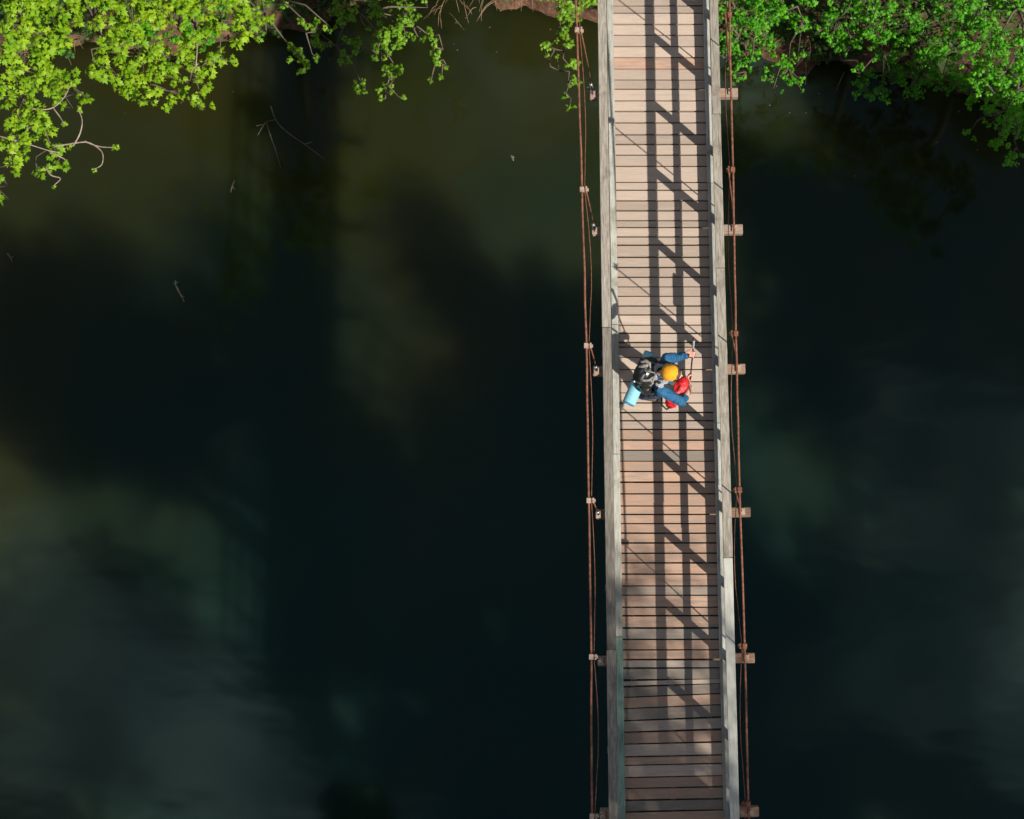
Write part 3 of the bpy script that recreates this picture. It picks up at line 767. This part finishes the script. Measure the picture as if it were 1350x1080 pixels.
# ------------------------------------------------------------------ hiker
PYAW = R(-12)
HEADL = Vector((0.20, 0.0, 1.62))
hp = P(887, 492, 1.66)
rotp = Matrix.Rotation(PYAW, 4, 'Z')
hl = rotp @ HEADL
feet = Vector((hp.x - hl.x, hp.y - hl.y, 0.002))
person = empty('person', feet, PYAW)
tag(person, 'hiker in orange beanie and blue jacket leaning forward on the plank deck', 'person')
Vc = Vector
Lsh, Rsh = Vc((0.09, 0.185, 1.42)), Vc((0.09, -0.185, 1.42))
Lel, Rel = Vc((0.20, 0.27, 1.20)), Vc((0.37, -0.25, 1.22))
Lha, Rha = Vc((0.375, 0.335, 1.285)), Vc((0.445, 0.0, 1.10))
Lhip, Rhip = Vc((-0.02, 0.09, 0.92)), Vc((-0.02, -0.09, 0.92))
Lkn, Rkn = Vc((0.12, 0.11, 0.50)), Vc((0.0, -0.11, 0.49))
Lan, Ran = Vc((0.10, 0.12, 0.09)), Vc((-0.16, -0.12, 0.09))
bm = bmesh.new()
chain(bm, [(Vc((-0.02, 0, 0.95)), 0.125), (Vc((0.01, 0, 1.10)), 0.115), (Vc((0.06, 0, 1.28)), 0.13), (Vc((0.09, 0, 1.38)), 0.11)])
chain(bm, [(Vc((0.09, 0, 1.40)), 0.075), (Vc((0.14, 0, 1.50)), 0.055), (Vc((0.19, 0, 1.58)), 0.06)])
ell(bm, HEADL, (0.098, 0.077, 0.115))
ell(bm, HEADL + Vc((0.035, 0, -0.06)), (0.062, 0.052, 0.06))           # jaw
ell(bm, HEADL + Vc((0.083, 0, -0.085)), (0.022, 0.028, 0.02))           # chin
ell(bm, HEADL + Vc((0.102, 0, -0.018)), (0.020, 0.014, 0.026))          # nose
ell(bm, HEADL + Vc((0.085, 0, 0.022)), (0.020, 0.05, 0.012))            # brow
ell(bm, HEADL + Vc((0.088, 0, -0.055)), (0.014, 0.024, 0.009))          # lips
for s in (-1, 1):
    ell(bm, HEADL + Vc((0.0, s * 0.078, -0.02)), (0.02, 0.012, 0.032))
chain(bm, [(Vc((0.09, 0.06, 1.40)), 0.07), (Lsh, 0.06), (Lel, 0.043), (Lel.lerp(Lha, 0.8), 0.03)])
chain(bm, [(Vc((0.09, -0.06, 1.40)), 0.07), (Rsh, 0.06), (Rel, 0.045), (Rel.lerp(Rha, 0.82), 0.031)])
for hip, kn, an in ((Lhip, Lkn, Lan), (Rhip, Rkn, Ran)):
    chain(bm, [(hip, 0.085), (kn, 0.055), (an, 0.04)])
    chain(bm, [(an, 0.04), (an + Vc((0.06, 0, -0.04)), 0.04), (an + Vc((0.16, 0, -0.055)), 0.03)])
# pole axis and hands
POLE_T = Vc((0.355, 0.475, 1.405)); POLE_B = Vc((0.415, -0.035, 0.93))
pd = (POLE_B - POLE_T).normalized()
def hand(center, armdir, wrapaxis, side):
    """palm, four curled fingers round an axis, thumb from the palm's side"""
    ax = wrapaxis.normalized()
    n = (armdir - ax * armdir.dot(ax)).normalized()                      # from wrist towards the pole
    t = ax.cross(n)
    palm = center - n * 0.035
    m = Matrix((( n.x, ax.x, t.x, 0), (n.y, ax.y, t.y, 0), (n.z, ax.z, t.z, 0), (0, 0, 0, 1)))
    ell(bm, palm - n * 0.012 + t * 0.018 * side, (0.045, 0.042, 0.017), m)
    for k, ln in enumerate((0.9, 1.0, 0.95, 0.78)):
        o = palm + ax * (-0.033 + 0.022 * k) + t * 0.02 * side + n * 0.025
        a = o + n * 0.034 * ln + t * 0.004 * side
        b_ = a + n * 0.008 - t * 0.026 * side * ln
        c_ = b_ - n * 0.022 - t * 0.012 * side
        chain(bm, [(o - n * 0.02, 0.0098), (a, 0.0092), (b_, 0.0085), (c_, 0.0075)])
    o = palm - ax * 0.036 - n * 0.01 + t * 0.008 * side
    chain(bm, [(o, 0.0125), (o - ax * 0.012 + n * 0.03 - t * 0.012 * side, 0.0105), (o + n * 0.055 - t * 0.022 * side + ax * 0.004, 0.0085)])
    return palm
pl = hand(POLE_T + pd * (Lha - POLE_T).dot(pd), Lha - Lel, pd, 1)
chain(bm, [(Lel.lerp(Lha, 0.75), 0.031), (pl - (Lha - Lel).normalized() * 0.03, 0.026)])
pr = hand(POLE_T + pd * ((Rha - POLE_T).dot(pd) - 0.03), Rha - Rel, pd, -1)
chain(bm, [(Rel.lerp(Rha, 0.7), 0.032), (pr - (Rha - Rel).normalized() * 0.03, 0.027)])
remeshed('body', bm, 0.0062, M['skin'], person, 3, 0.4)
for s in (-1, 1):
    bm = bmesh.new(); ell(bm, HEADL + Vc((0.086, s * 0.031, 0.004)), (0.011, 0.014, 0.009)); link('eye', mesh_from(bm, 'eye', True), M['eye'], person)
# trousers, boots
bm = bmesh.new()
chain(bm, [(Vc((-0.02, 0, 1.02)), 0.13), (Vc((-0.02, 0, 0.92)), 0.135)])
for hip, kn, an in ((Lhip, Lkn, Lan), (Rhip, Rkn, Ran)):
    chain(bm, [(hip, 0.105), (kn, 0.075), (an + Vc((0, 0, 0.05)), 0.062)])
remeshed('trousers', bm, 0.012, M['trousers'], person, 4, 0.5, 0.010, 12)
for an in (Lan, Ran):
    bm = bmesh.new()
    chain(bm, [(an + Vc((0, 0, 0.06)), 0.055), (an + Vc((0.0, 0, -0.03)), 0.054)])
    chain(bm, [(an + Vc((-0.02, 0, -0.04)), 0.049), (an + Vc((0.08, 0, -0.042)), 0.047), (an + Vc((0.17, 0, -0.048)), 0.041)])
    remeshed('boot', bm, 0.009, M['boot'], person)
# jacket
bm = bmesh.new()
chain(bm, [(Vc((-0.01, 0, 0.98)), 0.145), (Vc((0.02, 0, 1.12)), 0.14), (Vc((0.065, 0, 1.28)), 0.152), (Vc((0.09, 0, 1.37)), 0.125)])
chain(bm, [(Vc((0.09, 0.07, 1.39)), 0.085), (Lsh, 0.072), (Lel, 0.053), (Lel.lerp(Lha, 0.62), 0.041)])
chain(bm, [(Vc((0.09, -0.07, 1.39)), 0.085), (Rsh, 0.074), (Rsh.lerp(Rel, 0.55), 0.061), (Rel, 0.055), (Rel.lerp(Rha, 0.22), 0.049)])
for k in range(5):                                                       # creases
    f = 0.25 + 0.15 * k
    p = Rsh.lerp(Rel, f); ell(bm, p + Vc((0.0, 0.0, 0.018)), (0.020, 0.066, 0.057), Matrix.Rotation(R(-25 + 12 * k), 4, 'Z'))
    p = Lsh.lerp(Lel, f); ell(bm, p + Vc((0, 0, 0.014)), (0.053, 0.022, 0.051), Matrix.Rotation(R(15 - 9 * k), 4, 'Z'))
remeshed('jacket', bm, 0.010, M['fabric_blue'], person, 3, 0.4, 0.012, 13)
# grey hood lying round the neck
bm = bmesh.new()
ring = [(Vc((0.10 + 0.095 * math.cos(a) - 0.03, 0.115 * math.sin(a), 1.475 + 0.02 * math.cos(a))), 0.036 if math.cos(a) < 0.6 else 0.026) for a in [R(d) for d in range(0, 361, 24)]]
chain(bm, ring); ell(bm, (0.075, -0.125, 1.485), (0.062, 0.05, 0.035)); ell(bm, (0.12, -0.11, 1.475), (0.04, 0.045, 0.03))
remeshed('hood', bm, 0.009, M['collar'], person, 3, 0.4, 0.010, 18)
# beanie
bm = bmesh.new()
bmr = Matrix.Rotation(R(8), 4, 'Y')
ell(bm, HEADL + Vc((-0.034, 0, 0.055)), (0.096, 0.088, 0.084), bmr, 3)
for k in range(18):
    a = 2 * math.pi * k / 18
    for q in (0.35, 0.75, 1.1):
        pass
d_ = bmesh.new()
cut = bmesh.ops.bisect_plane(bm, geom=bm.verts[:] + bm.edges[:] + bm.faces[:], plane_co=HEADL + Vc((0, 0, 0.022)), plane_no=Vc((-0.42, 0, -1)), clear_outer=True)
d_.free()
for v_ in bm.verts:
    v_.co += (v_.co - HEADL).normalized() * 0.011 * (noise.noise(v_.co * 11) + 0.5 * noise.noise(v_.co * 26))
be = link('beanie', mesh_from(bm, 'beanie', True), M['beanie'], person)
md = be.modifiers.new('thick', 'SOLIDIFY'); md.thickness = 0.012; md.offset = 0.3
bm = bmesh.new()
ringp = []
for k in range(25):
    a = 2 * math.pi * k / 24
    x, y = 0.093 * math.cos(a), 0.087 * math.sin(a)
    ringp.append(HEADL + Vc((x - 0.034, y, 0.03 + 0.40 * x)))
tube(bm, ringp, 0.014, 8)
link('brim', mesh_from(bm, 'brim', True), M['beanie'], be)
# hair showing under the cap
bm = bmesh.new()
ell(bm, HEADL + Vc((0.052, 0, 0.052)), (0.045, 0.066, 0.034)); ell(bm, HEADL + Vc((0.005, 0.062, 0.01)), (0.05, 0.02, 0.04)); ell(bm, HEADL + Vc((0.005, -0.062, 0.01)), (0.05, 0.02, 0.04)); ell(bm, HEADL + Vc((-0.06, 0, -0.02)), (0.045, 0.07, 0.06))
remeshed('hair', bm, 0.008, M['hair'], person, 2, 0.4, 0.004, 30)
# watch
bm = bmesh.new(); wq = Lel.lerp(Lha, 0.72); wd = (Lha - Lel).normalized()
tube(bm, [wq - wd * 0.012, wq + wd * 0.012], 0.036, 12); rbox(bm, wq + Vc((0, 0, 0.036)), (0.03, 0.03, 0.012))
link('wristwatch', mesh_from(bm, 'wristwatch'), M['strap'], person)

# walking stick held across the body
st = empty('walking_stick', feet, PYAW); tag(st, 'thin dark red stick held in the hands of the hiker', 'stick')
link('shaft', tube_mesh('shaft', [POLE_T + pd * 0.10, POLE_B], [0.0095, 0.0085], 8), M['pole'], st)
link('grip', tube_mesh('grip', [POLE_T, POLE_T + pd * 0.03, POLE_T + pd * 0.115], [0.015, 0.0135, 0.012], 8), M['collar'], st)
link('knob', tube_mesh('knob', [POLE_T - pd * 0.035, POLE_T - pd * 0.02, POLE_T], [0.008, 0.018, 0.016], 8), M['pole'], st)

# backpack
pk = empty('backpack', feet + rotp @ Vector((0.012, 0.0, 0)), PYAW); tag(pk, 'bulky black and grey hiking backpack on the back of the hiker', 'backpack')
ry = Matrix.Rotation(R(14), 4, 'Y')
bm = bmesh.new()
rbox(bm, (-0.135, -0.03, 1.20), (0.16, 0.29, 0.48), ry)
for c, s in (((-0.13, -0.03, 1.43), (0.12, 0.165, 0.075)), ((-0.20, -0.03, 1.14), (0.085, 0.15, 0.15)), ((-0.17, 0.13, 1.16), (0.085, 0.07, 0.16)), ((-0.10, -0.185, 1.16), (0.07, 0.06, 0.16)), ((-0.10, 0.10, 1.40), (0.10, 0.08, 0.07)), ((-0.09, -0.13, 1.38), (0.09, 0.075, 0.08)), ((-0.19, 0.05, 1.38), (0.06, 0.07, 0.05)), ((-0.20, -0.09, 1.33), (0.05, 0.06, 0.06))):
    ell(bm, c, s)
remeshed('pack_body', bm, 0.011, M['pack'], pk, 4, 0.5, 0.014, 12)
bm = bmesh.new()
ell(bm, (-0.115, -0.035, 1.485), (0.105, 0.15, 0.045), ry); ell(bm, (-0.15, 0.05, 1.485), (0.075, 0.075, 0.04)); ell(bm, (-0.07, -0.09, 1.49), (0.06, 0.08, 0.035)); ell(bm, (-0.16, -0.11, 1.46), (0.06, 0.06, 0.045))
remeshed('lid', bm, 0.009, M['pack'], pk, 3, 0.5, 0.012, 15)
for pts, r0 in (([(-0.20, 0.075, 1.505), (-0.155, 0.095, 1.527), (-0.105, 0.075, 1.535), (-0.085, 0.03, 1.528)], 0.022), ([(-0.21, 0.02, 1.50), (-0.17, 0.03, 1.525), (-0.135, 0.045, 1.533)], 0.026),
                ([(-0.19, -0.10, 1.50), (-0.13, -0.135, 1.52), (-0.07, -0.12, 1.528), (-0.03, -0.07, 1.53)], 0.016), ([(-0.03, -0.16, 1.49), (-0.02, -0.10, 1.515), (-0.01, -0.03, 1.51)], 0.014)):
    bm = bmesh.new(); chain(bm, [(Vc(p), r0 * q) for p, q in zip(pts, (0.7, 1, 1.0, 0.6))])
    remeshed('grey_panel', bm, 0.007, M['pack_grey'], pk, 2, 0.4)
bm = bmesh.new()
rbox(bm, (-0.205, -0.03, 1.12), (0.08, 0.22, 0.22), ry); remeshed('front_pocket', bm, 0.011, M['pack'], pk, 6, 0.5)
for pts in ([(-0.25, 0.10, 1.36), (-0.16, 0.10, 1.50), (-0.04, 0.09, 1.51), (0.03, 0.10, 1.46)], [(-0.26, -0.15, 1.34), (-0.17, -0.165, 1.48), (-0.06, -0.15, 1.50), (0.02, -0.13, 1.46)], [(-0.265, -0.03, 1.33), (-0.20, -0.02, 1.50), (-0.11, -0.02, 1.545), (-0.02, -0.02, 1.52)]):
    link('compression_strap', tube_mesh('compression_strap', pts, 0.008, 5), M['pack_grey'], pk)
for s in (-1, 1):
    pts = [(-0.05, s * 0.10, 1.45), (0.05, s * 0.125, 1.508), (0.15, s * 0.125, 1.47), (0.215, s * 0.13, 1.37), (0.21, s * 0.15, 1.22), (0.10, s * 0.19, 1.08), (-0.05, s * 0.16, 1.04)]
    link('shoulder_strap', tube_mesh('shoulder_strap', pts, 0.024, 6), M['strap'], pk)
link('buckle', box_mesh('buckle', 0.026, 0.03, 0.014, 0.003), M['white'], pk, (-0.105, -0.055, 1.553))
link('buckle', box_mesh('buckle', 0.03, 0.02, 0.012, 0.003), M['white'], pk, (-0.235, -0.15, 1.395))

# rolled foam mat strapped under the pack
MA, MB_ = Vc((-0.135, 0.28, 0.99)), Vc((-0.26, -0.375, 1.02))
mt = empty('sleeping_mat', feet, PYAW); tag(mt, 'pale blue rolled foam mat strapped below the backpack of the hiker', 'sleeping mat')
bm = bmesh.new(); ax = (MB_ - MA).normalized(); x_, y_ = frame_of(ax)
sp = []
for k in range(70):
    a = k * 0.36; rr_ = 0.018 + 0.062 * k / 69; sp.append((math.cos(a) * rr_, math.sin(a) * rr_))
outer = [(math.cos(2 * math.pi * k / 28) * 0.08, math.sin(2 * math.pi * k / 28) * 0.08) for k in range(28)]
rings = []
for e, sc_ in ((MA, 0.93), (MA + ax * 0.008, 1), (MB_ - ax * 0.008, 1), (MB_, 0.93)):
    rings.append([bm.verts.new(e + (x_ * u + y_ * v) * sc_) for u, v in outer])
for a, b in zip(rings, rings[1:]):
    for k in range(28): bm.faces.new((a[k], a[(k + 1) % 28], b[(k + 1) % 28], b[k]))
bm.faces.new(rings[0][::-1]); bm.faces.new(rings[-1])
link('roll', mesh_from(bm, 'roll', True), M['mat'], mt)
for e in (MA - ax * 0.002, MB_ + ax * 0.002):
    link('spiral_end', tube_mesh('spiral_end', [e + x_ * u + y_ * v for u, v in sp], 0.004, 4), M['mat_end'], mt)
for f in (0.28, 0.58):
    c = MA.lerp(MB_, f)
    link('strap', tube_mesh('strap', [c + (x_ * math.cos(a) + y_ * math.sin(a)) * 0.083 for a in [2 * math.pi * k / 16 for k in range(17)]], 0.006, 5), M['strap'], mt)

# red bag worn in front
bg_ = empty('waist_bag', feet, PYAW); tag(bg_, 'red bag with black strap slung in front of the hiker', 'bag')
ba, bb = Vc((0.345, 0.04, 1.20)), Vc((0.225, -0.31, 1.12))
bx = (bb - ba).normalized(); ang = math.atan2(bx.y, bx.x)
rz_ = Matrix.Rotation(ang, 4, 'Z')
bm = bmesh.new()
rbox(bm, (ba + bb) / 2 + Vc((0, 0, -0.06)), ((bb - ba).length - 0.06, 0.14, 0.17), rz_)
ell(bm, ba.lerp(bb, 0.16) + Vc((0, 0, -0.05)), (0.085, 0.085, 0.095), rz_); ell(bm, ba.lerp(bb, 0.86) + Vc((0, 0, -0.05)), (0.08, 0.072, 0.085), rz_); ell(bm, ba.lerp(bb, 0.5) + Vc((0, 0, -0.02)), (0.14, 0.062, 0.06), rz_)
remeshed('bag_body', bm, 0.010, M['red'], bg_, 4, 0.5, 0.008, 14)
link('zip', tube_mesh('zip', [ba.lerp(bb, f) + Vc((0, 0, 0.04 - 0.03 * abs(f - 0.5))) for f in (0.1, 0.3, 0.5, 0.7, 0.9)], 0.005, 5), M['strap'], bg_)
link('shoulder_strap', tube_mesh('shoulder_strap', [ba + Vc((0.0, 0.02, 0.0)), (0.27, 0.09, 1.25), (0.16, 0.10, 1.50), (0.0, 0.02, 1.46)], 0.013, 5), M['strap'], bg_)
link('side_strap', tube_mesh('side_strap', [bb + Vc((0.03, 0.0, 0.0)), bb + Vc((-0.02, -0.055, 0.03)), bb + Vc((-0.085, -0.02, 0.05)), (0.10, -0.16, 1.06)], 0.012, 5), M['strap'], bg_)
